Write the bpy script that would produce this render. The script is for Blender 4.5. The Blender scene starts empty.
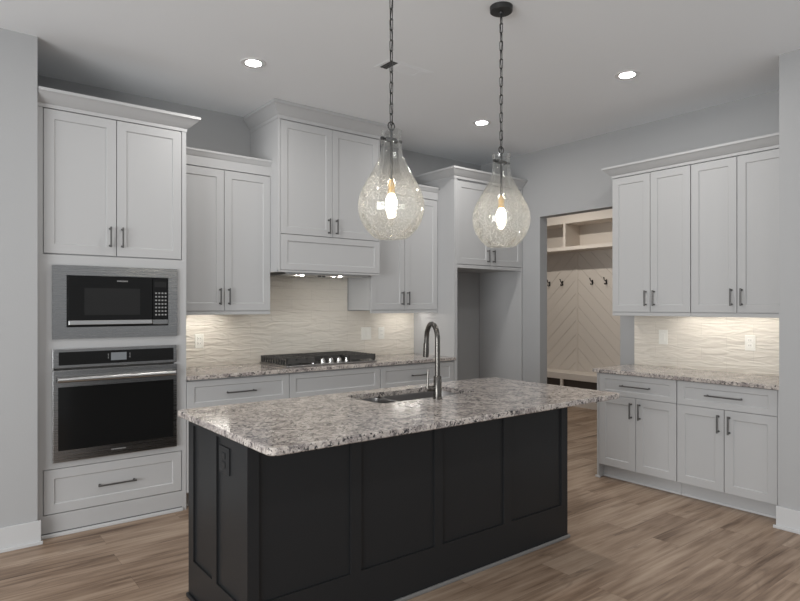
import bpy, bmesh, math, random
from mathutils import Vector, Matrix
from mathutils.geometry import tessellate_polygon
random.seed(7)
S = bpy.context.scene
C = S.collection
PI = math.pi

# ------------------------------------------------------------------ camera
cam_d = bpy.data.cameras.new('camera')
cam = bpy.data.objects.new('camera', cam_d); C.objects.link(cam)
cam.location = (0, 0, 1.44)
cam.rotation_euler = (PI/2, 0, -math.radians(38.086))
cam_d.sensor_width = 36; cam_d.lens = 36*602.3/800
cam_d.shift_y = 5.7/800
cam_d.clip_start = 0.05; cam_d.clip_end = 100
S.camera = cam

# ------------------------------------------------------------------ world, exposure, daylight
w = bpy.data.worlds.new('world'); S.world = w; w.use_nodes = True
bg = w.node_tree.nodes['Background']
bg.inputs[0].default_value = (0.93, 0.965, 1.0, 1); bg.inputs[1].default_value = 0.74
S.view_settings.view_transform = 'Standard'
S.view_settings.look = 'None'
S.view_settings.exposure = -0.58
S.view_settings.gamma = 1.0
S.view_settings.use_curve_mapping = False
S.cycles.use_denoising = True
S.cycles.max_bounces = 10
S.cycles.transparent_max_bounces = 16
S.cycles.caustics_reflective = False
S.cycles.caustics_refractive = False
S.cycles.sample_clamp_indirect = 4.0

def area(name, loc, target, sx, sy, power, col=(1, 1, 1)):
    d = bpy.data.lights.new(name, 'AREA'); d.shape = 'RECTANGLE'; d.size = sx; d.size_y = sy
    d.energy = power; d.color = col
    o = bpy.data.objects.new(name, d); C.objects.link(o)
    o.location = loc
    o.rotation_euler = (Vector(target)-Vector(loc)).to_track_quat('-Z', 'Y').to_euler()
    return o
# daylight from the big living-room windows, behind the camera
area('window_daylight', (-4.2, 0.2, 1.25), (4.2, 2.0, 1.1), 3.6, 2.2, 400, (0.97, 0.99, 1.0))
CAN = 540.0      # emission strength of a recessed light's lens
UNDER = 44.0     # emission strength of the under-cabinet bars
BULB = 70.0

# ------------------------------------------------------------------ materials
def mat(name, col=(0.8, 0.8, 0.8), rough=0.5, metal=0.0, spec=0.5):
    m = bpy.data.materials.new(name); m.use_nodes = True
    b = m.node_tree.nodes['Principled BSDF']
    b.inputs['Base Color'].default_value = (*col, 1)
    b.inputs['Roughness'].default_value = rough
    b.inputs['Metallic'].default_value = metal
    b.inputs['Specular IOR Level'].default_value = spec
    return m
def nd(m, t, **kw):
    n = m.node_tree.nodes.new(t)
    for k, v in kw.items():
        if hasattr(n, k): setattr(n, k, v)
        else: n.inputs[k].default_value = v
    return n
def lk(m, a, ao, b, bi): m.node_tree.links.new(a.outputs[ao], b.inputs[bi])
def P(m): return m.node_tree.nodes['Principled BSDF']
def ramp(m, stops):
    r = nd(m, 'ShaderNodeValToRGB'); e = r.color_ramp.elements
    while len(e) < len(stops): e.new(0.5)
    for x, (p, c) in zip(e, stops): x.position = p; x.color = (*c, 1) if len(c) == 3 else c
    return r
def paint(name, col, rough, bump=0.02, scale=180, spec=0.4):
    m = mat(name, col, rough, spec=spec)
    tc = nd(m, 'ShaderNodeTexCoord'); n = nd(m, 'ShaderNodeTexNoise'); n.inputs['Scale'].default_value = scale
    b = nd(m, 'ShaderNodeBump'); b.inputs['Strength'].default_value = bump; b.inputs['Distance'].default_value = 0.01
    lk(m, tc, 'Object', n, 'Vector'); lk(m, n, 'Fac', b, 'Height'); lk(m, b, 'Normal', P(m), 'Normal')
    return m
M = {}
M['wall'] = paint('wall_paint', (0.415, 0.417, 0.42), 0.85, 0.05)
M['vgap'] = mat('duct_shade_dark', (0.05, 0.05, 0.05), 0.9)
M['ceil'] = paint('ceiling_paint', (0.87, 0.885, 0.90), 0.9, 0.05)
M['trim'] = paint('trim_paint', (0.57, 0.575, 0.58), 0.45, 0.0)
M['cab'] = paint('cabinet_paint', (0.475, 0.476, 0.478), 0.42, 0.01, 400)
M['dark'] = paint('island_paint', (0.019, 0.0197, 0.021), 0.38, 0.01, 400, 0.24)
M['lock'] = paint('locker_paint', (0.66, 0.60, 0.54), 0.5, 0.01)
M['shoe'] = mat('grey_shoe', (0.20, 0.195, 0.19), 0.4)
M['gap'] = mat('joint_shadow', (0.12, 0.12, 0.12), 0.9)
M['pull'] = mat('pull_metal', (0.15, 0.148, 0.145), 0.38, 0.8)
M['iron'] = mat('black_iron', (0.060, 0.057, 0.054), 0.40, 0.0)
M['chain'] = mat('chain_metal', (0.05, 0.05, 0.05), 0.45, 0.6)
M['glassk'] = mat('black_glass', (0.010, 0.010, 0.010), 0.10, 0, 0.16)
M['glassg'] = mat('smoked_glass', (0.022, 0.022, 0.022), 0.14, 0, 0.16)
M['ltext'] = mat('printed_legend', (0.28, 0.28, 0.28), 0.5)
M['plate'] = mat('almond_plastic', (0.88, 0.86, 0.80), 0.35)
M['cubby'] = mat('cubby_brown', (0.07, 0.055, 0.045), 0.7)
M['slot'] = mat('slot_dark', (0.05, 0.05, 0.05), 0.6)
M['brass'] = mat('amber_brass', (0.75, 0.48, 0.18), 0.35, 0.7)
M['hook'] = mat('hook_bronze', (0.03, 0.026, 0.024), 0.4, 0.6)
M['knob'] = mat('knob_steel', (0.62, 0.61, 0.60), 0.22, 1.0)
M['gold'] = mat('faucet_steel', (0.13, 0.122, 0.112), 0.26, 1.0)
M['white'] = mat('white_metal', (0.75, 0.75, 0.75), 0.5)
def emis(name, col, st):
    m = mat(name, (0.9, 0.9, 0.9), 0.5)
    P(m).inputs['Base Color'].default_value = (0.16, 0.17, 0.18, 1) if st < 1 else (0.9, 0.9, 0.9, 1)
    P(m).inputs['Emission Color'].default_value = (*col, 1); P(m).inputs['Emission Strength'].default_value = st
    return m
M['lens'] = emis('downlight_lens', (1, 0.975, 0.94), CAN)
M['led'] = emis('led_bar', (1, 0.955, 0.88), UNDER)
M['hoodlamp'] = emis('hood_lamp_lens', (1, 0.95, 0.86), 300)
M['bulb'] = emis('bulb_glow', (1, 0.92, 0.76), BULB)
M['mud'] = emis('mudroom_lamp_lens', (1, 0.95, 0.87), 1500)
M['disp'] = emis('oven_display', (0.42, 0.47, 0.5), 0.10)

def stainless():
    m = mat('brushed_steel', (0.31, 0.31, 0.31), 0.28, 1.0)
    tc = nd(m, 'ShaderNodeTexCoord'); mp = nd(m, 'ShaderNodeMapping'); mp.inputs['Scale'].default_value = (3, 3, 400)
    n = nd(m, 'ShaderNodeTexNoise'); n.inputs['Scale'].default_value = 1.0; n.inputs['Detail'].default_value = 4
    r = nd(m, 'ShaderNodeMapRange'); r.inputs['To Min'].default_value = 0.20; r.inputs['To Max'].default_value = 0.36
    lk(m, tc, 'Object', mp, 'Vector'); lk(m, mp, 'Vector', n, 'Vector'); lk(m, n, 'Fac', r, 'Value'); lk(m, r, 'Result', P(m), 'Roughness')
    return m
M['steel'] = stainless()
M['steelb'] = mat('sink_steel', (0.34, 0.33, 0.325), 0.28, 0.9)
M['bar'] = mat('satin_bar_steel', (0.55, 0.55, 0.55), 0.32, 1.0)

def granite():
    m = mat('granite', (0.5, 0.5, 0.5), 0.13)
    tc = nd(m, 'ShaderNodeTexCoord')
    def noise(sc, det, dist=0.0, rough=0.6):
        n = nd(m, 'ShaderNodeTexNoise'); n.inputs['Scale'].default_value = sc; n.inputs['Detail'].default_value = det
        n.inputs['Distortion'].default_value = dist; n.inputs['Roughness'].default_value = rough
        lk(m, tc, 'Object', n, 'Vector'); return n
    def mix(fac, a, col):
        x = nd(m, 'ShaderNodeMix'); x.data_type = 'RGBA'
        m.node_tree.links.new(fac, x.inputs[0])
        if isinstance(a, tuple): x.inputs[6].default_value = (*a, 1)
        else: m.node_tree.links.new(a, x.inputs[6])
        x.inputs[7].default_value = (*col, 1)
        return x.outputs[2]
    base = mix(ramp_out(m, noise(11, 6, 0.9, 0.68), 0.44, 0.60), (0.56, 0.505, 0.462), (0.31, 0.272, 0.26))
    c = mix(ramp_out(m, noise(30, 5, 1.0, 0.7), 0.52, 0.62), base, (0.18, 0.16, 0.155))
    c = mix(ramp_out(m, noise(48, 4, 0.5), 0.55, 0.66), c, (0.64, 0.595, 0.55))
    c = mix(ramp_out(m, noise(22, 4, 1.4, 0.7), 0.575, 0.65), c, (0.075, 0.068, 0.07))
    c = mix(ramp_out(m, noise(64, 3, 0.9), 0.575, 0.62), c, (0.03, 0.029, 0.031))
    m.node_tree.links.new(c, P(m).inputs['Base Color'])
    return m
def ramp_out(m, n, a, b):
    r = nd(m, 'ShaderNodeMapRange'); r.inputs['From Min'].default_value = a; r.inputs['From Max'].default_value = b
    lk(m, n, 'Fac', r, 'Value'); return r.outputs['Result']
M['granite'] = granite()

def wood():
    m = mat('oak_plank', (0.3, 0.2, 0.15), 0.42, spec=0.35)
    tc = nd(m, 'ShaderNodeTexCoord')
    bk = nd(m, 'ShaderNodeTexBrick'); bk.offset = 0.37; bk.offset_frequency = 2
    for k, v in (('Scale', 1.0), ('Brick Width', 1.35), ('Row Height', 0.18), ('Mortar Size', 0.0009), ('Mortar Smooth', 0.4), ('Bias', 0.0)):
        bk.inputs[k].default_value = v
    bk.inputs['Color1'].default_value = (0, 0, 0, 1); bk.inputs['Color2'].default_value = (1, 1, 1, 1); bk.inputs['Mortar'].default_value = (0.5, 0.5, 0.5, 1)
    lk(m, tc, 'Object', bk, 'Vector')
    # per-plank offset feeds the grain noise
    add = nd(m, 'ShaderNodeVectorMath', operation='MULTIPLY_ADD')
    add.inputs[1].default_value = (7.3, 3.1, 5.7)
    lk(m, bk, 'Color', add, 0); lk(m, tc, 'Object', add, 2)
    mp = nd(m, 'ShaderNodeMapping'); mp.inputs['Scale'].default_value = (0.75, 13, 1)
    lk(m, add, 'Vector', mp, 'Vector')
    n = nd(m, 'ShaderNodeTexNoise'); n.inputs['Scale'].default_value = 2.0; n.inputs['Detail'].default_value = 7; n.inputs['Roughness'].default_value = 0.62; n.inputs['Distortion'].default_value = 0.5
    lk(m, mp, 'Vector', n, 'Vector')
    mp2 = nd(m, 'ShaderNodeMapping'); mp2.inputs['Scale'].default_value = (0.8, 3.6, 1)
    lk(m, add, 'Vector', mp2, 'Vector')
    n2 = nd(m, 'ShaderNodeTexNoise'); n2.inputs['Scale'].default_value = 1.6; n2.inputs['Detail'].default_value = 3
    lk(m, mp2, 'Vector', n2, 'Vector')
    r = ramp(m, [(0.24, (0.090, 0.052, 0.031)), (0.40, (0.23, 0.155, 0.105)), (0.54, (0.355, 0.256, 0.184)), (0.74, (0.48, 0.37, 0.28))])
    av = nd(m, 'ShaderNodeMath', operation='MULTIPLY_ADD'); av.inputs[1].default_value = 0.74
    sc2 = nd(m, 'ShaderNodeMath', operation='MULTIPLY_ADD'); sc2.inputs[1].default_value = 0.62; sc2.inputs[2].default_value = -0.17
    lk(m, n2, 'Fac', sc2, 0); lk(m, n, 'Fac', av, 0); lk(m, sc2, 'Value', av, 2)
    pl = nd(m, 'ShaderNodeMath', operation='MULTIPLY_ADD'); pl.inputs[1].default_value = 0.07
    lk(m, bk, 'Color', pl, 0); lk(m, av, 'Value', pl, 2)
    sb = nd(m, 'ShaderNodeMath', operation='SUBTRACT'); sb.inputs[1].default_value = 0.045
    lk(m, pl, 'Value', sb, 0); lk(m, sb, 'Value', r, 'Fac')
    mp3 = nd(m, 'ShaderNodeMapping'); mp3.inputs['Scale'].default_value = (2.2, 9, 1)
    lk(m, add, 'Vector', mp3, 'Vector')
    n3 = nd(m, 'ShaderNodeTexNoise'); n3.inputs['Scale'].default_value = 1.3; n3.inputs['Detail'].default_value = 3; n3.inputs['Distortion'].default_value = 0.8
    lk(m, mp3, 'Vector', n3, 'Vector')
    kn = nd(m, 'ShaderNodeMapRange'); kn.inputs['From Min'].default_value = 0.62; kn.inputs['From Max'].default_value = 0.78; kn.inputs['To Max'].default_value = 0.75
    lk(m, n3, 'Fac', kn, 'Value')
    km = nd(m, 'ShaderNodeMix'); km.data_type = 'RGBA'
    lk(m, kn, 'Result', km, 0); m.node_tree.links.new(r.outputs['Color'], km.inputs[6]); km.inputs[7].default_value = (0.075, 0.043, 0.027, 1)
    mx = nd(m, 'ShaderNodeMix'); mx.data_type = 'RGBA'
    lk(m, bk, 'Fac', mx, 0); m.node_tree.links.new(km.outputs[2], mx.inputs[6]); mx.inputs[7].default_value = (0.13, 0.09, 0.065, 1)
    m.node_tree.links.new(mx.outputs[2], P(m).inputs['Base Color'])
    bp = nd(m, 'ShaderNodeBump'); bp.inputs['Strength'].default_value = 0.08; bp.inputs['Distance'].default_value = 0.01
    lk(m, n, 'Fac', bp, 'Height'); lk(m, bp, 'Normal', P(m), 'Normal')
    return m
M['floor'] = wood()

def tile():
    # long glazed tiles with hand-rippled faces; object x runs along the wall, z up
    m = mat('rippled_tile', (0.70, 0.655, 0.58), 0.16, spec=0.5)
    tc = nd(m, 'ShaderNodeTexCoord')
    sw = nd(m, 'ShaderNodeMapping'); sw.inputs['Rotation'].default_value = (-PI/2, 0, 0)
    lk(m, tc, 'Object', sw, 'Vector')
    bk = nd(m, 'ShaderNodeTexBrick'); bk.offset = 0.5
    for k, v in (('Scale', 1.0), ('Brick Width', 0.40), ('Row Height', 0.10), ('Mortar Size', 0.0012), ('Mortar Smooth', 0.2)):
        bk.inputs[k].default_value = v
    bk.inputs['Color1'].default_value = (0.80, 0.745, 0.66, 1); bk.inputs['Color2'].default_value = (0.76, 0.71, 0.63, 1); bk.inputs['Mortar'].default_value = (0.64, 0.59, 0.52, 1)
    lk(m, sw, 'Vector', bk, 'Vector'); lk(m, bk, 'Color', P(m), 'Base Color')
    mp = nd(m, 'ShaderNodeMapping'); mp.inputs['Scale'].default_value = (4.6, 1, 24)
    lk(m, tc, 'Object', mp, 'Vector')
    n = nd(m, 'ShaderNodeTexNoise'); n.inputs['Scale'].default_value = 1.0; n.inputs['Detail'].default_value = 1.5; n.inputs['Distortion'].default_value = 1.1
    lk(m, mp, 'Vector', n, 'Vector')
    bp = nd(m, 'ShaderNodeBump'); bp.inputs['Strength'].default_value = 0.75; bp.inputs['Distance'].default_value = 0.019
    lk(m, n, 'Fac', bp, 'Height'); lk(m, bp, 'Normal', P(m), 'Normal')
    return m
M['tile'] = tile()

def seeded_glass():
    m = bpy.data.materials.new('seeded_glass'); m.use_nodes = True
    nt = m.node_tree
    for n in list(nt.nodes):
        if n.type == 'BSDF_PRINCIPLED': nt.nodes.remove(n)
    out = [n for n in nt.nodes if n.type == 'OUTPUT_MATERIAL'][0]
    tr = nd(m, 'ShaderNodeBsdfTransparent'); tr.inputs['Color'].default_value = (0.96, 0.96, 0.95, 1)
    gl = nd(m, 'ShaderNodeBsdfGlossy'); gl.inputs['Roughness'].default_value = 0.06; gl.inputs['Color'].default_value = (0.95, 0.95, 0.95, 1)
    lw = nd(m, 'ShaderNodeLayerWeight'); lw.inputs['Blend'].default_value = 0.22
    mr = nd(m, 'ShaderNodeMapRange'); mr.inputs['To Max'].default_value = 0.55; mr.inputs['To Min'].default_value = 0.03
    lk(m, lw, 'Fresnel', mr, 'Value')
    mx = nd(m, 'ShaderNodeMixShader'); lk(m, mr, 'Result', mx, 0); lk(m, tr, 0, mx, 1); lk(m, gl, 0, mx, 2)
    tc = nd(m, 'ShaderNodeTexCoord')
    vo = nd(m, 'ShaderNodeTexVoronoi'); vo.inputs['Scale'].default_value = 96
    lk(m, tc, 'Object', vo, 'Vector')
    r = nd(m, 'ShaderNodeMapRange'); r.inputs['From Min'].default_value = 0.16; r.inputs['From Max'].default_value = 0.34
    r.inputs['To Min'].default_value = 0.55; r.inputs['To Max'].default_value = 0.05
    lk(m, vo, 'Distance', r, 'Value')
    tl = nd(m, 'ShaderNodeBsdfTranslucent'); tl.inputs['Color'].default_value = (0.9, 0.88, 0.84, 1)
    df = nd(m, 'ShaderNodeBsdfDiffuse'); df.inputs['Color'].default_value = (0.85, 0.84, 0.82, 1)
    a = nd(m, 'ShaderNodeMixShader'); a.inputs[0].default_value = 0.5; lk(m, tl, 0, a, 1); lk(m, df, 0, a, 2)
    # the seeds thin out towards the neck
    sx = nd(m, 'ShaderNodeSeparateXYZ'); lk(m, tc, 'Object', sx, 0)
    h = nd(m, 'ShaderNodeMapRange'); h.inputs['From Min'].default_value = 0.24; h.inputs['From Max'].default_value = 0.40
    h.inputs['To Min'].default_value = 1.0; h.inputs['To Max'].default_value = 0.12
    lk(m, sx, 'Z', h, 'Value')
    mu = nd(m, 'ShaderNodeMath', operation='MULTIPLY'); lk(m, r, 'Result', mu, 0); lk(m, h, 'Result', mu, 1)
    m2 = nd(m, 'ShaderNodeMixShader'); lk(m, mu, 'Value', m2, 0); lk(m, mx, 0, m2, 1); lk(m, a, 0, m2, 2)
    lk(m, m2, 0, out, 'Surface')
    return m
M['seed'] = seeded_glass()

# ------------------------------------------------------------------ mesh helpers
def obj(name, bm, m, parent=None, smooth=False):
    me = bpy.data.meshes.new(name)
    bmesh.ops.recalc_face_normals(bm, faces=bm.faces)
    bm.to_mesh(me); bm.free()
    for x in (m if isinstance(m, list) else [m]): me.materials.append(x)
    if smooth:
        for p in me.polygons: p.use_smooth = True
    o = bpy.data.objects.new(name, me); C.objects.link(o)
    if parent: o.parent = parent
    return o
def tag(o, label, cat, group=None):
    o['label'] = label; o['category'] = cat
    if group: o['group'] = group
    return o
def thing(name, label, cat, loc=(0, 0, 0), rz=0, group=None):
    o = bpy.data.objects.new(name, None); o.empty_display_size = 0.1; C.objects.link(o)
    o.location = loc; o.rotation_euler = (0, 0, rz)
    return tag(o, label, cat, group)
def struct(name, bm, m):
    o = obj(name, bm, m); o['kind'] = 'structure'; return o
def B(): return bmesh.new()
def box(bm, x0, x1, y0, y1, z0, z1, mi=0, bev=0.0):
    vs = [bm.verts.new(p) for p in ((x0,y0,z0),(x1,y0,z0),(x1,y1,z0),(x0,y1,z0),(x0,y0,z1),(x1,y0,z1),(x1,y1,z1),(x0,y1,z1))]
    fs = [bm.faces.new([vs[i] for i in q]) for q in ((0,3,2,1),(4,5,6,7),(0,1,5,4),(1,2,6,5),(2,3,7,6),(3,0,4,7))]
    for f in fs: f.material_index = mi
    if bev > 0:
        es = list({e for f in fs for e in f.edges})
        r = bmesh.ops.bevel(bm, geom=es, offset=bev, segments=2, affect='EDGES', profile=0.5)
        for f in r['faces']: f.material_index = mi
    return bm
def mbox(x0, x1, y0, y1, z0, z1, bev=0.0): return box(B(), x0, x1, y0, y1, z0, z1, 0, bev)
def tube(bm, pts, r, seg=12, closed=False, cap=True):
    pts = [Vector(p) for p in pts]; n = len(pts); rings = []
    rr = r if isinstance(r, (list, tuple)) else [r]*n
    up = None
    for i, p in enumerate(pts):
        a = pts[(i-1) % n] if (closed or i > 0) else p
        b = pts[(i+1) % n] if (closed or i < n-1) else p
        t = (b-a).normalized()
        if up is None:
            up = Vector((0, 0, 1)) if abs(t.z) < 0.9 else Vector((1, 0, 0))
        u = t.cross(up).normalized(); v = u.cross(t).normalized(); up = v
        rings.append([bm.verts.new(p + (u*math.cos(2*PI*k/seg) + v*math.sin(2*PI*k/seg))*rr[i]) for k in range(seg)])
    for i in range(n if closed else n-1):
        a, b = rings[i], rings[(i+1) % n]
        for k in range(seg): bm.faces.new((a[k], a[(k+1) % seg], b[(k+1) % seg], b[k]))
    if cap and not closed:
        bm.faces.new(rings[0][::-1]); bm.faces.new(rings[-1])
    return bm
def lathe(bm, prof, seg=32, ctr=(0, 0, 0), capb=False, capt=False, axis='z'):
    rings = []
    for r, z in prof:
        ring = []
        for k in range(seg):
            a = 2*PI*k/seg; x, y = r*math.cos(a), r*math.sin(a)
            p = (x, y, z) if axis == 'z' else (x, z, y) if axis == 'y' else (z, x, y)
            ring.append(bm.verts.new((p[0]+ctr[0], p[1]+ctr[1], p[2]+ctr[2])))
        rings.append(ring)
    for a, b in zip(rings, rings[1:]):
        for k in range(seg): bm.faces.new((a[k], a[(k+1) % seg], b[(k+1) % seg], b[k]))
    if capb: bm.faces.new(rings[0][::-1])
    if capt: bm.faces.new(rings[-1])
    return bm
def autosmooth(o, ang=35):
    me = o.data
    for p in me.polygons: p.use_smooth = True
    me.set_sharp_from_angle(angle=math.radians(ang))
    return o

# shaker door or drawer front: local x across, front face at y=yf, thickness t behind it
def shaker(x0, x1, z0, z1, yf=0.0, t=0.019, rail=0.058, rec=0.007, railz=None):
    bm = B(); rz = railz or rail; c = 0.0015; s = 0.005
    def ring(dx, dz, y): return [bm.verts.new(p) for p in ((x0+dx, y, z0+dz), (x1-dx, y, z0+dz), (x1-dx, y, z1-dz), (x0+dx, y, z1-dz))]
    R = [ring(0, 0, yf+t), ring(0, 0, yf+c), ring(c, c, yf), ring(rail, rz, yf), ring(rail+s*0.5, rz+s*0.5, yf+rec*0.5), ring(rail+s, rz+s, yf+rec)]
    for a, b in zip(R, R[1:]):
        for k in range(4): bm.faces.new((a[k], a[(k+1) % 4], b[(k+1) % 4], b[k]))
    bm.faces.new(R[-1]); bm.faces.new(R[0][::-1])
    return bm
# bar pull centred at (x, z); vertical or horizontal; stands off a front face at y=yf
def pull(parent, x, z, L, vert, yf):
    bm = B(); so = 0.030; r = 0.0055
    d = (0, 0, 1) if vert else (1, 0, 0)
    def at(s, y): return (x+d[0]*s, y, z+d[2]*s)
    box_r = 0.005
    if vert: box(bm, x-box_r, x+box_r, yf-so-box_r, yf-so+box_r, z-L/2, z+L/2, 0, 0.002)
    else: box(bm, x-L/2, x+L/2, yf-so-box_r, yf-so+box_r, z-box_r, z+box_r, 0, 0.002)
    for s in (-1, 1):
        e = s*(L/2-0.012)
        tube(bm, [at(e, yf-so), at(e, yf-0.004), at(e, yf-0.0038), at(e, yf)], [0.0045, 0.0045, 0.0075, 0.0075], 10)
    o = obj('handle', bm, M['pull'], parent)
    o['label'] = 'dark metal bar pull'
    return o
# cabinet body on a grid: openings = (x0, x1, z0, z1, depth to the inner back)
def body(x0, x1, z0, z1, y0, y1, openings=()):
    bm = B()
    xs = sorted({x0, x1, *[a for o in openings for a in o[:2]]}); zs = sorted({z0, z1, *[a for o in openings for a in o[2:4]]})
    for xa, xb in zip(xs, xs[1:]):
        for za, zb in zip(zs, zs[1:]):
            xm, zm = (xa+xb)/2, (za+zb)/2; ys = y0
            for o in openings:
                if o[0] < xm < o[1] and o[2] < zm < o[3]: ys = y0+o[4]
            if ys < y1: box(bm, xa, xb, ys, y1, za, zb)
    bmesh.ops.remove_doubles(bm, verts=bm.verts, dist=1e-5)
    seen = {}
    for f in list(bm.faces):
        k = tuple(sorted(v.index for v in f.verts)) if False else frozenset(f.verts)
        if k in seen: bm.faces.remove(f); bm.faces.remove(seen.pop(k))
        else: seen[k] = f
    return bm
# crown moulding with mitred returns. profile = (outward offset, height)
def crown(x0, x1, yf, yb, z0, prof, left=True, right=True):
    bm = B(); rows = []
    for o, h in prof:
        xa = x0-(o if left else 0); xb = x1+(o if right else 0)
        rows.append([bm.verts.new(p) for p in ((xa, yb, z0+h), (xa, yf-o, z0+h), (xb, yf-o, z0+h), (xb, yb, z0+h))])
    for a, b in zip(rows, rows[1:]):
        for k in range(4): bm.faces.new((a[k], a[(k+1) % 4], b[(k+1) % 4], b[k]))
    bm.faces.new(rows[0][::-1]); bm.faces.new(rows[-1])
    return bm
CROWN = [(0, 0), (0.004, 0), (0.004, 0.022), (0.014, 0.030), (0.030, 0.046), (0.055, 0.074), (0.066, 0.082), (0.066, 0.100)]
COVE = [(0, 0), (0.003, 0), (0.003, 0.070), (0.010, 0.078), (0.022, 0.098), (0.030, 0.108), (0.030, 0.122)]
def scaled(pr, so, sh): return [(o*so, h*sh) for o, h in pr]
def rrect(x0, x1, y0, y1, r, seg=5):
    pts = []
    for cx, cy, a0 in ((x0+r, y0+r, PI), (x1-r, y0+r, 1.5*PI), (x1-r, y1-r, 0), (x0+r, y1-r, 0.5*PI)):
        for k in range(seg+1):
            a = a0+k/seg*PI/2; pts.append((cx+r*math.cos(a), cy+r*math.sin(a)))
    return pts
def slab(outer, z0, z1, hole=None, e=0.003):
    # stone slab with eased edges and an optional cut-out
    bm = B()
    def shrink(pts, d):
        cx = (min(p[0] for p in pts)+max(p[0] for p in pts))/2; cy = (min(p[1] for p in pts)+max(p[1] for p in pts))/2
        hx = (max(p[0] for p in pts)-cx); hy = (max(p[1] for p in pts)-cy)
        return [(cx+(p[0]-cx)*(hx-d)/hx, cy+(p[1]-cy)*(hy-d)/hy) for p in pts]
    def ring(pts, z): return [bm.verts.new((*p, z)) for p in pts]
    def wall(a, b):
        n = len(a)
        for k in range(n): bm.faces.new((a[k], a[(k+1) % n], b[(k+1) % n], b[k]))
    R = [ring(shrink(outer, e), z0), ring(outer, z0+e), ring(outer, z1-e), ring(shrink(outer, e), z1)]
    for a, b in zip(R, R[1:]): wall(a, b)
    if hole:
        hb, ht = ring(hole, z0), ring(hole, z1); wall(ht, hb)
    for o, z, hr in ((R[0], z0, hb if hole else None), (R[-1], z1, ht if hole else None)):
        loops = [[v.co.copy() for v in o]]; vs = list(o)
        if hr: loops.append([v.co.copy() for v in hr][::-1]); vs += hr[::-1]
        for t in tessellate_polygon(loops): 
            try: bm.faces.new([vs[i] for i in t])
            except ValueError: pass
    return bm

# ------------------------------------------------------------------ the room
CZ = 3.072          # ceiling height
YB, XR = 4.92, 5.04 # back wall, right wall
struct('floor', mbox(-2.0, 8.0, -0.2, 7.0, -0.05, 0.0), M['floor'])
struct('ceiling', mbox(-2.6, 8.0, -1.6, 7.0, CZ, CZ+0.08), M['ceil'])
struct('wall_back', mbox(0.40, 5.16, YB+0.003, YB+0.12, 0, CZ), M['wall'])
bm = mbox(XR+0.003, XR+0.12, 0.9, 3.13, 0, CZ); box(bm, XR+0.003, XR+0.12, 3.13, 4.06, 2.375, CZ); box(bm, XR+0.003, XR+0.12, 4.06, YB, 0, CZ)
struct('wall_right', bm, M['wall'])
struct('wall_left', mbox(-1.6, 0.522, 4.225, 4.345, 0, CZ), M['wall'])
struct('wall_alcove', mbox(0.40, 0.522, 4.345, YB, 0, CZ), M['wall'])
struct('wall_front', mbox(4.352, XR, 0.2, 1.560, 0, CZ), M['wall'])
struct('wall_mudroom', mbox(7.68, 7.80, 2.6, 6.9, 0, CZ), M['wall'])
struct('wall_mudroom_side', mbox(5.16, 7.68, 6.6, 6.72, 0, CZ), M['wall'])
struct('wall_mudroom_near', mbox(5.16, 7.68, 2.6, 2.72, 0, CZ), M['wall'])

def skirting(name, x0, x1, y0, y1, face):
    # 14 cm board with an eased top and a shoe strip at the floor; face = outward axis
    bm = mbox(x0, x1, y0, y1, 0, 0.142, 0.003)
    d = 0.013
    if face == '-y': box(bm, x0, x1+d*0.6, y0-d, y0, 0, 0.02, 0, 0.003)
    elif face == '-x': box(bm, x0-d, x0, y0, y1+d, 0, 0.02, 0, 0.003)
    struct(name, bm, M['trim'])
skirting('baseboard_left', -1.6, 0.540, 4.211, 4.225, '-y')
skirting('baseboard_front', 4.338, 4.352, 0.2, 1.575, '-x')
skirting('baseboard_right', XR-0.014, XR, 4.07, 4.285, '-x')
skirting('baseboard_mudroom', 7.665, 7.68, 2.8, 4.40, '-x')

# ------------------------------------------------------------------ oven tower (x 0.55..1.455, front at y 4.29)
YT = 4.29
T = thing('tall_oven_cabinet', 'tall white oven tower cabinet holding the microwave and the wall oven', 'cabinet', (0.548, YT, 0))
tx = 0.548
def L(x): return x-tx
W = 0.891
dz0, dz1 = 1.766, 2.672
op = [(0.010, 0.862, dz0-0.003, dz1, 0.021), (0.010, 0.862, 0.140, 0.424, 0.021),
      (0.070, 0.815, 1.248, 1.690, 0.45), (0.070, 0.806, 0.470, 1.160, 0.52)]
obj('carcass', body(-0.021, W, 0.0, 2.672, 0, YB-YT, op), M['cab'], T)
g = 0.0045
for (a, b, hx) in ((0.010+g, 0.434-g/2, 0.394), (0.434+g/2, 0.862-g, 0.468)):
    d = obj('door', shaker(a, b, dz0+g, dz1-g), M['cab'], T); pull(d, hx, 1.893, 0.135, True, 0)
d = obj('drawer', shaker(0.010+g, 0.862-g, 0.140+g, 0.424-g), M['cab'], T); pull(d, 0.436, 0.277, 0.235, False, 0)
obj('crown_moulding', crown(-0.021, W, 0, YB-YT, 2.672, scaled(CROWN, 1.18, 1.0), left=False), M['cab'], T)
obj('shoe_moulding', mbox(0.0, 0.866, -0.012, 0, 0, 0.022, 0.004), M['trim'], T)
obj('joint_shadow_line', mbox(0.0, 0.862, -0.0006, 0.0, 0.024, 0.030), M['gap'], T)  # thin dark strip standing in for shade along the joint

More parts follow.
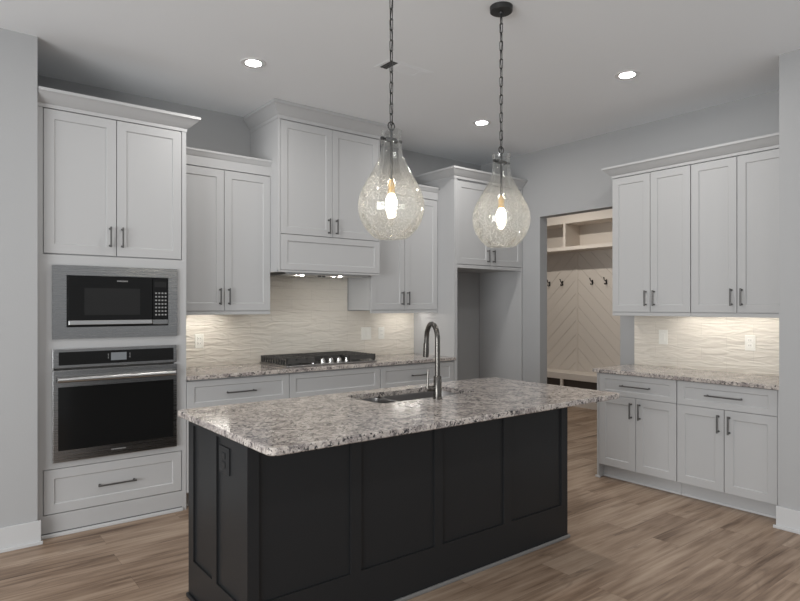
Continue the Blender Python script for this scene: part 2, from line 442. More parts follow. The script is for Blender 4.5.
# microwave
mw = thing('microwave', 'built-in microwave with wide steel trim set above the wall oven', 'microwave', (0.607, YT, 1.235))
mW, mH = 0.764, 0.463
bm = B(); fr = 0.078
for a in ((0, mW, 0, 0.072), (0, mW, mH-0.062, mH), (0, fr, 0.072, mH-0.062), (mW-0.062, mW, 0.072, mH-0.062)):
    box(bm, a[0], a[1], -0.020, -0.001, a[2], a[3])
obj('trim_frame', bm, M['steel'], mw)
obj('housing', mbox(0.082, mW-0.066, -0.001, 0.40, 0.076, mH-0.066), M['iron'], mw)
dx1 = 0.595
dr = obj('door', mbox(0.084, dx1, -0.026, -0.001, 0.076, mH-0.066, 0.002), M['glassk'], mw)
obj('window', mbox(0.178, 0.515, -0.0272, -0.026, 0.148, 0.322), M['glassg'], dr)
obj('door_handle', mbox(0.088, dx1-0.003, -0.036, -0.026, 0.086, 0.114, 0.003), M['bar'], dr)
# the maker's mark is only a pale smudge in the photograph
bm = B()
for i in range(8): box(bm, 0.372+i*0.0085, 0.3785+i*0.0085, -0.0268, -0.026, 0.366, 0.374)
o = obj('badge', bm, M['ltext'], dr)
pn = obj('control_panel', mbox(dx1+0.003, mW-0.066, -0.026, -0.001, 0.118, mH-0.066, 0.002), M['glassk'], mw)
obj('steel_strip', mbox(dx1+0.003, mW-0.068, -0.032, -0.001, 0.082, 0.114, 0.002), M['steel'], mw)
for r_ in range(7):
    for c_ in range(4):
        x = dx1+0.018+c_*0.021; z = 0.142+r_*0.0245
        obj('button', mbox(x, x+0.012, -0.0270, -0.026, z, z+0.010), M['ltext'], pn)
obj('display', mbox(dx1+0.014, mW-0.078, -0.0266, -0.026, 0.335, 0.372), M['glassg'], pn)

# wall oven
ov = thing('wall_oven', 'stainless wall oven with dark glass door and full-width bar handle', 'oven', (0.607, YT, 0.465))
oW, oH = 0.758, 0.705
obj('housing', mbox(0.02, oW-0.02, 0.0, 0.50, 0.015, oH-0.015), M['iron'], ov)
pc = obj('control_panel', mbox(0, oW, -0.024, -0.001, 0.586, oH, 0.003), M['steel'], ov)
obj('glass_strip', mbox(0.034, oW-0.022, -0.0255, -0.024, 0.604, oH-0.018), M['glassk'], pc)
obj('display', mbox(0.335, 0.430, -0.0268, -0.0255, 0.622, 0.672), M['disp'], pc)
for zz in (0.636, 0.648, 0.660):
    for x in (0.316, 0.448): obj('touch_mark', mbox(x, x+0.006, -0.0264, -0.0255, zz, zz+0.005), M['ltext'], pc)
dr = obj('door', mbox(0, oW, -0.030, -0.002, 0.0, 0.574, 0.003), M['steel'], ov)
obj('window', mbox(0.030, oW-0.024, -0.0315, -0.030, 0.072, 0.468, 0.001), M['glassk'], dr)
bm = B(); tube(bm, [(0.022, -0.066, 0.516), (oW-0.022, -0.066, 0.516)], 0.0165, 18)
for x in (0.05, oW-0.05): tube(bm, [(x, -0.066, 0.516), (x, -0.030, 0.516)], 0.010, 12)
autosmooth(obj('door_handle', bm, M['bar'], dr))
bm = B()
for i in range(9): box(bm, 0.335+i*0.010, 0.3425+i*0.010, -0.0308, -0.030, 0.036, 0.043)
obj('badge', bm, M['ltext'], dr)

# ------------------------------------------------------------------ back base run
ZB = 0.945
def base_unit(name, label, loc, rz, w, top, depth, drawer_z, doors, sides=(0, 0), dr_handle=True, nhand=0.25, lift=0.115, grp=None, toe=0.055, sp=(0.5, 0.5)):
    t = thing(name, label, 'cabinet', loc, rz, grp)
    bm = mbox(0, w, 0.021, depth, lift-0.003, top)
    obj('carcass', bm, M['cab'], t)
    obj('toe_kick', mbox(0, w, 0.021+toe, depth, 0, lift-0.003), M['cab'], t)
    obj('shoe_moulding', mbox(0, w, 0.021+toe-0.011, 0.021+toe, 0, 0.019, 0.004), M['trim'], t)
    a = 0.0022
    z0, z1 = drawer_z
    d = obj('drawer', shaker(a, w-a, z0, z1, rail=0.055, railz=0.042), M['cab'], t)
    if dr_handle: pull(d, w/2, (z0+z1)/2, nhand, False, 0)
    if doors:
        h = w/2
        for (p, q, hx) in ((a, h-a, h-0.037), (h+a, w-a, h+0.037)):
            d = obj('door', shaker(p, q, lift, z0-0.0035, rail=0.060), M['cab'], t)
            pull(d, hx, z0-0.105, 0.13, True, 0)
    return t
bd = YB-YT
base_unit('base_cabinet', 'white base drawer cabinet beside the oven tower, left of the cooktop', (1.441, YT, 0), 0, 0.809, ZB-0.03, bd, (0.705, 0.903), True, nhand=0.23)
base_unit('base_cabinet', 'white base cabinet with plain false drawer front under the gas cooktop', (2.252, YT, 0), 0, 0.890, ZB-0.03, bd, (0.705, 0.903), True, dr_handle=False)
base_unit('base_cabinet', 'white base drawer cabinet right of the cooktop, against the refrigerator panel', (3.144, YT, 0), 0, 0.888, ZB-0.03, bd, (0.705, 0.903), True, nhand=0.19)
o = obj('countertop', slab([(1.441, YT-0.028), (4.032, YT-0.028), (4.032, YB), (1.441, YB)], ZB-0.03, ZB), M['granite'])
tag(o, 'speckled granite countertop along the back wall under the cooktop', 'countertop')

# backsplash of the back wall
bm = mbox(1.441, 4.032, YB-0.012, YB, ZB, 1.395); box(bm, 2.24, 3.20, YB-0.012, YB, 1.395, 1.716)
tag(obj('backsplash', bm, M['tile']), 'cream rippled tile backsplash behind the gas cooktop', 'backsplash')

# ------------------------------------------------------------------ upper cabinets, back wall
YU = 4.53
def upper(name, label, loc, rz, splits, z0, z1, depth, hz, hL=0.13, crown_h=0.122, left=True, right=True, rail=0.028, prof=None, span=None, hoff=0.036):
    w = splits[-1]
    t = thing(name, label, 'cabinet', loc, rz)
    obj('carcass', mbox(0, w, 0.021, depth, z0, z1+0.004), M['cab'], t)
    a = 0.0023
    for i, (p, q) in enumerate(zip(splits, splits[1:])):
        d = obj('door', shaker(p+a, q-a, z0+0.003, z1-0.003), M['cab'], t)
        pull(d, q-hoff if i % 2 == 0 else p+hoff, hz, hL, True, 0)
    if rail: obj('light_rail', mbox(0, w, 0.004, 0.024, z0-rail, z0, 0.002), M['cab'], t)
    if span != 0: obj('crown_moulding', crown(0, span or w, 0.002, depth, z1+0.004, prof or COVE, left, right), M['cab'], t)
    return t
upper('wall_cabinet', 'white two-door wall cabinet between oven tower and range hood', (1.441, YU, 0), 0, [0, 0.373, 0.764], 1.402, 2.500, YB-YU, 1.515, left=False, right=False)
upper('wall_cabinet', 'white two-door wall cabinet right of the hood, above light switches', (3.212, YU, 0), 0, [0, 0.398, 0.820], 1.402, 2.500, YB-YU, 1.515, left=False, right=False)

# hood cabinet
YH = 4.39
hd = thing('range_hood_cabinet', 'tall white hood cabinet reaching the ceiling above the cooktop', 'cabinet', (2.205, YH, 0))
hw = 1.005
obj('carcass', body(0, hw, 1.718, 2.945, 0.021, YB-YH, [(0.06, hw-0.06, 1.718, 1.80, 0.60)]) , M['cab'], hd)
obj('face_stile', mbox(0, 0.020, 0.0, 0.021, 1.718, 2.945, 0.002), M['cab'], hd)
obj('face_stile', mbox(hw-0.012, hw, 0.0, 0.021, 2.02, 2.945, 0.002), M['cab'], hd)
for p, q, hx in ((0.0235, 0.503, 0.467), (0.5065, hw-0.0145, 0.543)):
    d = obj('door', shaker(p, q, 2.026, 2.940), M['cab'], hd); pull(d, hx, 2.115, 0.13, True, 0)
obj('hood_panel', shaker(0.0235, hw-0.001, 1.735, 2.021, rail=0.058, railz=0.05), M['cab'], hd)
obj('bottom_rail', mbox(0, hw, 0.004, 0.024, 1.716, 1.733), M['cab'], hd)
obj('crown_moulding', crown(0, hw, 0.0, YB-YH, 2.945, scaled(CROWN, 1.0, 1.26), True, True), M['cab'], hd)
hi = thing('range_hood_insert', 'steel hood insert with two lamps above the gas cooktop', 'range hood', (2.705, 4.65, 1.70))
obj('shell', mbox(-0.41, 0.41, -0.215, 0.21, 0.0, 0.075, 0.004), M['bar'], hi)
for x in (-0.236, 0.139):
    obj('lamp', lathe(B(), [(0.014, -0.004), (0.014, 0.001)], 20, (x, -0.17, 0), True, True), M['hoodlamp'], hi)
for x in (-0.078, -0.034): obj('switch', lathe(B(), [(0.014, -0.012), (0.016, 0.001)], 16, (x, -0.185, 0), True, True), M['iron'], hi)
for x in (-0.2, 0.2): obj('grease_filter', mbox(x-0.19, x+0.19, -0.12, 0.19, -0.003, 0.001), M['knob'], hi)

# refrigerator surround
fx = 4.034
fw = XR-0.004-fx
fr = thing('refrigerator_cabinet', 'white refrigerator surround with two high doors and an empty bay', 'cabinet', (fx, YT, 0))
fd = YB-YT-0.003
obj('side_panel', mbox(0, 0.040, 0, fd, 0, 2.69), M['cab'], fr)
obj('side_panel', mbox(fw-0.018, fw, 0, fd, 0, 2.69), M['cab'], fr)
obj('carcass', mbox(0.040, fw-0.018, 0.021, fd, 1.822, 2.69), M['cab'], fr)
obj('bottom_rail', mbox(0.040, fw-0.018, 0.0, 0.021, 1.817, 1.850, 0.002), M['cab'], fr)
for p, q, hx in ((0.040, 0.503, 0.465), (0.5065, fw-0.012, 0.544)):
    d = obj('door', shaker(p, q, 1.855, 2.672, yf=-0.001), M['cab'], fr); pull(d, hx, 1.950, 0.13, True, -0.001)
obj('crown_moulding', crown(0, fw, 0.0, fd, 2.690, CROWN, True, False), M['cab'], fr)

# ------------------------------------------------------------------ gas cooktop
ck = thing('gas_cooktop', 'black-grated gas cooktop with five steel knobs on the back counter', 'cooktop', (2.26, 4.36, ZB))
obj('tray', mbox(0, 0.90, 0, 0.50, 0.0, 0.014, 0.005), M['steelb'], ck)
def grate(x0, x1, y0, y1):
    bm = B(); z0, z1 = 0.050, 0.070; t = 0.006
    for x in (x0+t, x1-t): box(bm, x-t, x+t, y0, y1, z1-0.014, z1-0.003)
    for y in (y0+t, y1-t): box(bm, x0, x1, y-t, y+t, z0-0.022, z1-0.003)
    n = max(3, round((y1-y0)/0.042))
    for k in range(n):
        y = y0+t+(y1-y0-2*t)*k/(n-1)
        box(bm, x0-0.004, x1+0.004, y-0.0045, y+0.0045, z0, z1)
        for x in (x0+0.001, x1-0.001): box(bm, x-0.006, x+0.006, y-0.006, y+0.006, 0.018, z1)
    nx = max(2, round((x1-x0)/0.10))
    for k in range(1, nx):
        x = x0+(x1-x0)*k/nx; box(bm, x-0.005, x+0.005, y0, y1, z0, z1)
    for x in (x0+0.008, x1-0.008):
        for y in (y0+0.01, y1-0.01): box(bm, x-0.008, x+0.008, y-0.008, y+0.008, 0.013, z0)
    return obj('grate', bm, M['iron'], ck)
grate(0.012, 0.288, 0.02, 0.485); grate(0.298, 0.600, 0.130, 0.485); grate(0.610, 0.888, 0.02, 0.485)
for x, y, r_ in ((0.15, 0.13, 0.04), (0.15, 0.37, 0.03), (0.45, 0.30, 0.055), (0.75, 0.13, 0.035), (0.75, 0.37, 0.04)):
    obj('burner', lathe(B(), [(r_*1.2, 0.013), (r_*1.2, 0.024), (r_, 0.026), (r_, 0.036), (r_*0.8, 0.039)], 20, (x, y, 0), True, True), M['iron'], ck)
for i in range(5):
    x = 0.290+i*0.082
    bm = lathe(B(), [(0.029, 0.013), (0.029, 0.021), (0.024, 0.025), (0.0215, 0.048), (0.016, 0.052)], 18, (x, 0.065, 0), True, True)
    box(bm, x-0.003, x+0.003, 0.049, 0.083, 0.050, 0.060)
    autosmooth(obj('knob', bm, M['knob'], ck))

# ------------------------------------------------------------------ right wall run (local x runs towards the camera)
XC = 4.45
RZ = -PI/2
rd = XR-XC
Y0 = 2.978
zt = 0.915
u1 = base_unit('base_cabinet', 'white base cabinet on the right wall, beside the mudroom doorway', (XC, Y0-0.016, 0), RZ, 0.670, zt-0.03, rd, (0.704, 0.880), True, nhand=0.255)
obj('end_panel', mbox(-0.016, 0.0, -0.002, rd, 0.0, zt-0.03), M['cab'], u1)
obj('base_trim', mbox(-0.028, 0.02, -0.012, -0.002, 0.0, 0.018, 0.003), M['trim'], u1)
u2 = base_unit('base_cabinet', 'white base cabinet on the right wall, nearest the front corner wall', (XC, Y0-0.688, 0), RZ, 0.686, zt-0.03, rd, (0.704, 0.880), True, nhand=0.255)
tag(obj('countertop', slab([(XC-0.028, 1.564), (XR, 1.564), (XR, 3.005), (XC-0.028, 3.005)], zt-0.03, zt), M['granite']), 'short granite countertop on the right wall base cabinets', 'countertop')
# backsplash: local x along the wall
o = obj('backsplash', mbox(0, 1.386, -0.012, 0.0, zt, 1.36), M['tile']); o.location = (XR, 2.980, 0); o.rotation_euler = (0, 0, RZ)
tag(o, 'cream rippled tile backsplash above the short right-hand counter', 'backsplash')
XU = 4.715
ud = XR-XU
RC = scaled(CROWN, 1.0, 0.92)
obj('filler', mbox(0.686, 0.728, 0.0, 0.022, 0.0, zt-0.03), M['cab'], u2)
ua = upper('wall_cabinet', 'white wall cabinet on the right wall, its two doors nearest the doorway', (XU, 3.005, 0), RZ, [0, 0.352, 0.688], 1.388, 2.552, ud, 1.507, left=True, right=False, rail=0.03, prof=RC, span=1.408)
ub = upper('wall_cabinet', 'white wall cabinet on the right wall, its two doors beside the front corner', (XU, 3.005-0.690, 0), RZ, [0, 0.343, 0.718], 1.388, 2.552, ud, 1.507, left=False, right=False, rail=0.03, prof=RC, span=0)

# ------------------------------------------------------------------ under-cabinet light bars
def led(label, loc, rz, length, y0=0.006, y1=0.039):
    t = thing('under_cabinet_light', label, 'light', loc, rz)
    obj('housing', mbox(0, length, 0, 0.045, -0.010, 0.0), M['white'], t)
    obj('lens', mbox(0.01, length-0.01, y0, y1, -0.013, -0.010), M['led'], t)
led('slim light bar under the wall cabinet beside the oven tower', (1.53, 4.72, 1.402), 0, 0.42)
led('slim light bar under the wall cabinet right of the hood', (3.62, 4.72, 1.402), 0, 0.38, 0.014, 0.031)
led('slim light bar under the right wall cabinets', (4.86, 2.55, 1.388), RZ, 0.80, 0.014, 0.031)

# ------------------------------------------------------------------ outlets and switches (local: wall face at y=0, room at -y)
def plate(name, label, cat, loc, rz, w=0.072, h=0.116, kind='outlet', m='plate', gangs=1):
    t = thing(name, label, cat, loc, rz)
    pm = M[m] if isinstance(m, str) else m
    obj('cover_plate', mbox(-w/2, w/2, -0.006, 0, -h/2, h/2, 0.002), pm, t)
    for gi in range(gangs):
        cx = (gi-(gangs-1)/2)*0.046
        if kind == 'switch':
            obj('rocker', mbox(cx-0.017, cx+0.017, -0.011, -0.006, -0.034, 0.034, 0.002), pm, t)
        else:
            for zc in (-0.020, 0.020):
                r = obj('receptacle', mbox(cx-0.017, cx+0.017, -0.0085, -0.006, zc-0.014, zc+0.014, 0.002), pm, t)
                bm = B()
                for xx in (-0.007, 0.007): box(bm, cx+xx-0.0012, cx+xx+0.0012, -0.0088, -0.0085, zc-0.004, zc+0.006)
                obj('slot', bm, M['slot'], r)
    return t
yo = YB-0.012
plate('wall_outlet', 'almond outlet on the backsplash left of the cooktop', 'outlet', (1.752, yo, 1.154), 0)
plate('light_switch', 'almond double switch plate on the backsplash right of the cooktop', 'switch', (3.418, yo, 1.170), 0, 0.118, 0.125, 'switch', gangs=2)
plate('wall_outlet', 'almond outlet on the backsplash just right of the double switch', 'outlet', (3.604, yo, 1.170), 0, 0.075, 0.12)
plate('light_switch', 'almond plate with single rocker on right splash, nearer the doorway', 'switch', (XR-0.012, 2.706, 1.172), RZ, 0.08, 0.125, 'switch')
plate('wall_outlet', 'almond outlet on the right backsplash, nearer the front corner', 'outlet', (XR-0.012, 2.004, 1.155), RZ, 0.075, 0.12)

# ------------------------------------------------------------------ island
IX0, IX1, IY0, IY1 = 1.022, 3.136, 2.310, 3.012
it = 0.885
isl = thing('kitchen_island', 'charcoal panelled kitchen island under the big granite top', 'island', (IX0, IY0, 0))
iw, idp = IX1-IX0, IY1-IY0
def panel(u0, u1, z0, z1, recs, T0):
    # board-and-batten face in local u (along), depth +v, built as a grid; recs = recessed fields
    bm = B()
    us = sorted({u0, u1, *[a for r in recs for a in r[:2]]}); zs = sorted({z0, z1, *[a for r in recs for a in r[2:]]})
    cells = []
    for a, b in zip(us, us[1:]):
        for c, d in zip(zs, zs[1:]):
            rc = any(r[0] < (a+b)/2 < r[1] and r[2] < (c+d)/2 < r[3] for r in recs)
            cells.append((a, b, c, d, 0.010 if rc else 0.0))
    return cells
def face_mesh(cells, thick, fn):
    bm = B()
    for a, b, c, d, rec in cells:
        x0, x1, y0, y1 = fn(a, b, rec, thick)
        box(bm, x0, x1, y0, y1, c, d)
    bmesh.ops.remove_doubles(bm, verts=bm.verts, dist=1e-5)
    seen = {}
    for f in list(bm.faces):
        k = frozenset(f.verts)
        if k in seen: bm.faces.remove(f); bm.faces.remove(seen.pop(k))
        else: seen[k] = f
    return bm
zr, ztop = 0.212, it-0.028
fields = [(1.073, 1.525), (1.583, 2.036), (2.092, 2.556), (2.620, 3.078)]
recs = [(a-IX0, b-IX0, zr, ztop) for a, b in fields]
obj('front_panel', face_mesh(panel(0, iw, 0, it, recs, 0), 0.03, lambda a, b, r, t: (a, b, r, t)), M['dark'], isl)
recs = [(2.470-IY0, 2.660-IY0, zr-0.022, ztop), (2.712-IY0, 2.945-IY0, zr-0.022, ztop)]
recs = [(2.395-IY0, 2.645-IY0, zr-0.022, ztop), (2.700-IY0, 2.945-IY0, zr-0.022, ztop)]
obj('side_panel', face_mesh(panel(0.03, idp, 0, it, recs, 0), 0.03, lambda a, b, r, t: (r, t, a, b)), M['dark'], isl)
obj('side_panel', face_mesh(panel(0.03, idp, 0, it, recs, 0), 0.03, lambda a, b, r, t: (iw-t, iw-r, a, b)), M['dark'], isl)
obj('back_panel', mbox(0.03, iw-0.03, idp-0.014, idp, 0.10, it), M['dark'], isl)
for i in range(4):
    a = 0.034+i*(iw-0.068)/4; b = a+(iw-0.068)/4-0.004
    bm = shaker(a, b, 0.12, it-0.015, yf=0.0)
    for v in bm.verts: v.co.y = idp+0.020-v.co.y
    obj('door', bm, M['dark'], isl)
obj('floor_plinth', mbox(0.03, iw-0.03, idp-0.12, idp-0.09, 0, 0.10), M['dark'], isl)
obj('shoe_moulding', mbox(-0.014, iw+0.014, -0.014, 0.0, 0, 0.020, 0.005), M['shoe'], isl)['label'] = 'grey shoe moulding'
obj('shoe_moulding', mbox(-0.014, 0.0, 0.0, idp, 0, 0.020, 0.005), M['dark'], isl)
obj('shoe_moulding', mbox(iw, iw+0.014, 0.0, idp, 0, 0.020, 0.005), M['dark'], isl)
# charcoal outlet on the island's left end (local x along -Y)
plate('wall_outlet', 'charcoal outlet on the left end of the dark island', 'outlet', (IX0+0.010, 2.568, 0.762), RZ, 0.115, 0.118, m='dark')

# island top with sink cut-out
TX0, TX1, TY0, TY1 = 0.988, 3.296, 2.034, 3.100
SX0, SX1, SY0, SY1 = 1.915, 2.655, 2.615, 2.972
tag(obj('countertop', slab(rrect(TX0, TX1, TY0, TY1, 0.035, 6), it, it+0.03, rrect(SX0, SX1, SY0, SY1, 0.045, 6), 0.004), M['granite']), 'large granite slab on the dark island with the sink cut in', 'countertop')
sk = thing('kitchen_sink', 'undermount double-bowl steel sink set into the island top', 'sink', (SX0, SY0, it))
sw, sd = SX1-SX0, SY1-SY0
def bowl(x0, x1, y0, y1, depth):
    bm = B(); rings = []
    for d, z, r in ((-0.012, -0.0015, 0.05), (0.0, -0.0015, 0.045), (0.002, -0.02, 0.045), (0.010, -depth+0.02, 0.05), (0.030, -depth, 0.05)):
        rings.append([bm.verts.new((*p, z)) for p in rrect(x0+d, x1-d, y0+d, y1-d, r, 6)])
    n = len(rings[0])
    for a, b in zip(rings, rings[1:]):
        for k in range(n): bm.faces.new((a[k], a[(k+1) % n], b[(k+1) % n], b[k]))
    bm.faces.new(rings[-1])
    o = autosmooth(obj('bowl', bm, M['steelb'], sk), 50)
    md = o.modifiers.new('thickness', 'SOLIDIFY'); md.thickness = 0.002; md.offset = 1
    cx, cy = (x0+x1)/2, (y0+y1)/2
    obj('drain', lathe(B(), [(0.045, 0.001), (0.043, 0.004), (0.030, 0.003), (0.012, 0.002)], 24, (cx, cy, -depth), False, True), M['knob'], o)
bowl(-0.004, 0.232, -0.004, sd+0.004, 0.19); bowl(0.258, sw+0.004, -0.004, sd+0.004, 0.22)

# faucet
fa = thing('kitchen_faucet', 'tall gooseneck steel faucet standing at the sink on the island', 'faucet', (2.277, 2.560, it+0.03))
autosmooth(obj('base', lathe(B(), [(0.027, 0), (0.027, 0.006), (0.0235, 0.009), (0.0225, 0.125), (0.019, 0.130)], 24, capb=True, capt=True), M['gold'], fa))
ang = Vector((0.065, 0.185)).normalized(); reach = 0.170
pts = [(0, 0, 0.12), (0, 0, 0.20), (0, 0, 0.30)]
for k in range(1, 15):
    a = PI*k/14; s = reach/2*(1-math.cos(a)); pts.append((ang.x*s, ang.y*s, 0.335+0.087*math.sin(a)))
pts[2] = (0, 0, 0.335)
pts.append((ang.x*(reach+0.006), ang.y*(reach+0.006), 0.285))
autosmooth(obj('spout', tube(B(), pts, 0.0145, 16), M['gold'], fa))
e = Vector(pts[-1])
autosmooth(obj('spray_head', tube(B(), [(e.x, e.y, 0.305), (e.x+0.001, e.y+0.003, 0.262), (e.x+0.002, e.y+0.006, 0.222)], [0.0165, 0.0175, 0.0165], 16), M['gold'], fa))
bm = tube(B(), [(-0.018, 0.010, 0.058), (-0.052, 0.028, 0.058)], [0.016, 0.016], 16)
h = autosmooth(obj('handle', bm, M['gold'], fa))
autosmooth(obj('lever', tube(B(), [(-0.050, 0.027, 0.058), (-0.050, 0.027, 0.09), (-0.048, 0.026, 0.165)], [0.007, 0.0055, 0.005], 10), M['gold'], h))

# ------------------------------------------------------------------ pendants
def pendant(label, x, y, zb):
    t = thing('pendant_light', label, 'pendant light', (x, y, zb), 0, 'glass pendants over the island')
    prof = [(0.056, 0.006), (0.072, 0.0), (0.089, 0.012), (0.124, 0.052), (0.146, 0.100), (0.1525, 0.140), (0.151, 0.172), (0.137, 0.219), (0.108, 0.273), (0.077, 0.328), (0.057, 0.368), (0.047, 0.402), (0.0435, 0.440), (0.0435, 0.470), (0.046, 0.492), (0.047, 0.500)]
    # smooth the profile (Catmull-Rom)
    pr = []
    for i in range(len(prof)-1):
        p0, p1, p2, p3 = prof[max(0, i-1)], prof[i], prof[i+1], prof[min(len(prof)-1, i+2)]
        for s in range(4):
            u = s/4
            pr.append(tuple(0.5*((2*b)+(c-a)*u+(2*a-5*b+4*c-d)*u*u+(-a+3*b-3*c+d)*u**3) for a, b, c, d in zip(p0, p1, p2, p3)))
    pr.append(prof[-1])
    sh = obj('glass_shade', lathe(B(), pr, 56), M['seed'], t, True)
    md = sh.modifiers.new('thickness', 'SOLIDIFY'); md.thickness = 0.0035; md.offset = -1
    # yoke: cross bar through the neck with knurled ends
    bm = tube(B(), [(-0.056, 0, 0.458), (0.056, 0, 0.458)], 0.004, 10)
    tube(bm, [(-0.030, 0, 0.458), (0.030, 0, 0.458)], 0.012, 14)
    for s in (-1, 1): tube(bm, [(s*0.046, 0, 0.458), (s*0.058, 0, 0.458)], 0.008, 12)
    obj('cross_bar', bm, M['chain'], t)
    obj('stem', tube(B(), [(0, 0, 0.268), (0, 0, 0.510)], 0.0065, 12), M['chain'], t)
    sock = lathe(B(), [(0.012, 0.205), (0.0165, 0.207), (0.0165, 0.252), (0.012, 0.262), (0.008, 0.274)], 20, capb=True, capt=True)
    autosmooth(obj('socket', sock, M['brass'], t))
    autosmooth(obj('bulb', lathe(B(), [(0.006, 0.140), (0.017, 0.143), (0.0245, 0.152), (0.0265, 0.165), (0.0245, 0.180), (0.018, 0.196), (0.012, 0.204)], 20, capb=True, capt=True), M['bulb'], t), 80)
    # ring, chain, cord, canopy
    obj('ring', tube(B(), [(0.019*math.cos(a*PI/8), 0, 0.523+0.019*math.sin(a*PI/8)) for a in range(16)], 0.003, 8, True), M['chain'], t)
    z = 0.530; zc = CZ-zb-0.042
    n = math.ceil((zc-z)/0.050); pitch = (zc-z)/n
    for k in range(n):
        half = pitch/2+0.003; wd = 0.0085; cz = z+(k+0.5)*pitch
        lp = []
        for a in range(16):
            an = 2*PI*a/16; u = wd*math.cos(an); v = (half-wd)*(1 if math.sin(an) >= 0 else -1)+wd*math.sin(an)
            th = 0.25+(PI/2 if k % 2 else 0)
            lp.append((u*math.cos(th), u*math.sin(th), cz+v))
        obj('chain_link', tube(B(), lp, 0.0023, 6, True), M['chain'], t)
    obj('cord', tube(B(), [(0.004*math.sin(k*1.1), 0.004*math.cos(k*1.1), 0.50+(zc-0.50)*k/24) for k in range(25)], 0.0022, 6), M['chain'], t)
    zt_ = CZ-zb
    autosmooth(obj('canopy', lathe(B(), [(0.012, zt_-0.040), (0.014, zt_-0.032), (0.056, zt_-0.030), (0.061, zt_-0.026), (0.062, zt_-0.0)], 32, capb=True, capt=True), M['chain'], t))
    return t
pendant('left clear seeded-glass teardrop pendant, hung nearer the camera over the island', 1.708, 2.245, 1.760)
pendant('right clear seeded-glass teardrop pendant, its round canopy in view, over the sink side', 2.461, 2.245, 1.768)

# ------------------------------------------------------------------ recessed lights and ceiling vent
def downlight(label, x, y, lens=None):
    t = thing('recessed_light', label, 'ceiling light', (x, y, CZ), 0, 'recessed ceiling lights')
    autosmooth(obj('trim_ring', lathe(B(), [(0.084, 0.0), (0.082, -0.004), (0.058, -0.006), (0.050, -0.004)], 36), M['white'], t))
    obj('lens', lathe(B(), [(0.051, -0.0035), (0.0, -0.0037)], 36), lens or M['lens'], t)
for lab, x, y in (('round recessed ceiling light above the oven tower side', 1.718, 3.785),
                  ('round recessed ceiling light between the two pendants, farthest away', 3.875, 3.765),
                  ('round recessed ceiling light nearest the right wall cabinets', 3.880, 2.355),
                  ('added unseen ceiling light left of the island, out of frame above', 0.45, 2.355),  # added lamp, no such fixture known; brightens the island's left end
                  ('round recessed ceiling light left, behind the camera', 1.30, -0.12),
                  ('round recessed ceiling light right, behind the camera', 3.20, -0.12)):
    downlight(lab, x, y)
t = thing('ceiling_vent', 'white louvred air vent in the ceiling above the left pendant', 'vent', (2.395, 3.165, CZ))
bm = B()
for a in ((0, 0.39, 0, 0.02), (0, 0.39, 0.15, 0.17), (0, 0.02, 0.02, 0.15), (0.37, 0.39, 0.02, 0.15), (0.095, 0.105, 0.02, 0.15), (0.285, 0.295, 0.02, 0.15)): box(bm, a[0], a[1], a[2], a[3], -0.002, -0.0005)
obj('frame', bm, M['ceil'], t)
def slat(a, b, c, d, tilt):
    bm = B(); vs = [bm.verts.new(p) for p in ((a, c, -0.007), (b, c, -0.007 if tilt == 'y' else -0.001), (b, d, -0.001), (a, d, -0.001 if tilt == 'y' else -0.007))]
    bm.faces.new(vs); obj('slat', bm, M['ceil'], t)
obj('duct_shade', mbox(0.03, 0.085, 0.02, 0.15, -0.003, -0.0005), M['vgap'], t)  # flat dark slab standing in for the shade between the louvres
for k in range(8): y = 0.021+k*0.016; obj('slat', mbox(0.105, 0.285, y, y+0.0145, -0.0035, -0.001), M['ceil'], t)
for k in range(2): x = 0.042+k*0.026; obj('slat', mbox(x, x+0.002, 0.02, 0.15, -0.006, -0.003), M['gap'], t)
for k in range(4): x = 0.297+k*0.018; obj('slat', mbox(x, x+0.0165, 0.02, 0.15, -0.0035, -0.001), M['ceil'], t)

# ------------------------------------------------------------------ mudroom locker beyond the doorway
LX, LB = 7.30, 7.665
lk_ = thing('mudroom_locker', 'cream built-in mudroom locker with chevron back, cubbies and bench', 'locker')
ly0, ly1, lc = 4.45, 6.47, 5.46
bm = B()
gx = 0.005
box(bm, LB-0.006, LB, ly0, ly1, 0, 2.69)
def clip(poly, z0, z1):
    for s, zz in ((1, z0), (-1, z1)):
        out = []
        for i in range(len(poly)):
            p, q = poly[i], poly[(i+1) % len(poly)]
            ip, iq = s*(p[1]-zz) >= 0, s*(q[1]-zz) >= 0
            if ip: out.append(p)
            if ip != iq:
                t_ = (zz-p[1])/(q[1]-p[1]); out.append((p[0]+t_*(q[0]-p[0]), zz))
        poly = out
        if len(poly) < 3: return []
    return poly
for side in (1, -1):
    ya = lc+side*0.016; yb = ly1 if side > 0 else ly0
    wdt = abs(yb-ya); pw = 0.205
    k = -8
    while k*pw < 3.6:
        zA = k*pw; zB = zA+pw-gx
        # boards fall away from the centre batten towards the sides
        poly = clip([(ya, zA+0.0), (yb, zA-wdt), (yb, zB-wdt), (ya, zB)], 0.44, 2.69)
        if poly:
            f = [bm.verts.new((LB-0.016, p[0], p[1])) for p in poly]; b_ = [bm.verts.new((LB-0.006, p[0], p[1])) for p in poly]
            bm.faces.new(f)
            for i in range(len(f)): bm.faces.new((f[i], f[(i+1) % len(f)], b_[(i+1) % len(f)], b_[i]))
        k += 1
obj('chevron_back', bm, M['lock'], lk_)
obj('batten', mbox(LB-0.024, LB-0.006, lc-0.016, lc+0.016, 0.45, 2.69), M['lock'], lk_)
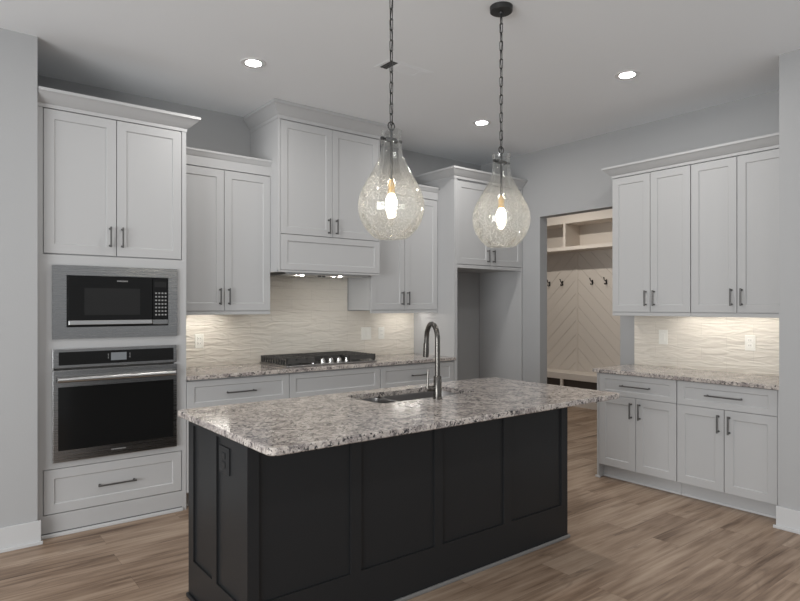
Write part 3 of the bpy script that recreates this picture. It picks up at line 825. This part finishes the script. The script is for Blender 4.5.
obj('shelf', mbox(LX, LB-0.016, ly0, ly1, 2.252, 2.304, 0.002), M['lock'], lk_)
obj('top_board', mbox(LX, LB-0.016, ly0, ly1, 2.640, 2.76, 0.002), M['lock'], lk_)
obj('divider', mbox(LX, LB-0.016, 5.412, 5.452, 2.304, 2.640), M['lock'], lk_)
obj('cubby_back', mbox(LB-0.022, LB-0.016, ly0, ly1, 2.304, 2.640), M['lock'], lk_)
for y in (ly0-0.03, ly1): obj('side_panel', mbox(LX, LB, y, y+0.03, 0, 2.76), M['lock'], lk_)
obj('bench_seat', mbox(LX, LB-0.016, ly0, ly1, 0.375, 0.467, 0.004), M['lock'], lk_)
obj('bench_divider', mbox(LX, LX+0.03, 5.462, 5.506, 0.09, 0.375), M['lock'], lk_)
obj('bench_base', mbox(LX, LB-0.016, ly0, ly1, 0.0, 0.09), M['lock'], lk_)
obj('cubby_dark_fill', mbox(LX+0.05, LB-0.016, ly0, ly1, 0.09, 0.372), M['cubby'], lk_)  # solid dark brown block in place of the open cubby interiors
def hook(label, y):
    t = thing('coat_hook', label, 'hook', (LB-0.020, y, 1.79), 0, 'coat hooks in the mudroom locker')
    obj('mounting_plate', mbox(-0.005, 0, -0.012, 0.012, -0.035, 0.035, 0.002), M['hook'], t)
    bm = tube(B(), [(-0.004, 0, 0.02), (-0.03, 0, 0.012), (-0.055, 0, 0.03), (-0.065, 0, 0.062)], [0.006, 0.006, 0.006, 0.009], 8)
    tube(bm, [(-0.004, 0, -0.015), (-0.02, 0, -0.035), (-0.038, 0, -0.038), (-0.048, 0, -0.02)], [0.006, 0.006, 0.006, 0.009], 8)
    obj('prong', bm, M['hook'], t)
hook('leftmost dark coat hook in the locker through the doorway', 5.962)
hook('dark coat hook left of the locker\'s middle batten', 5.720)
hook('dark coat hook right of the locker\'s middle batten', 5.195)
hook('rightmost dark coat hook, beside the white wall cabinet edge', 4.965)
downlight('round recessed ceiling light in the mudroom ceiling, hidden by the wall', 6.25, 5.2, M['mud'])
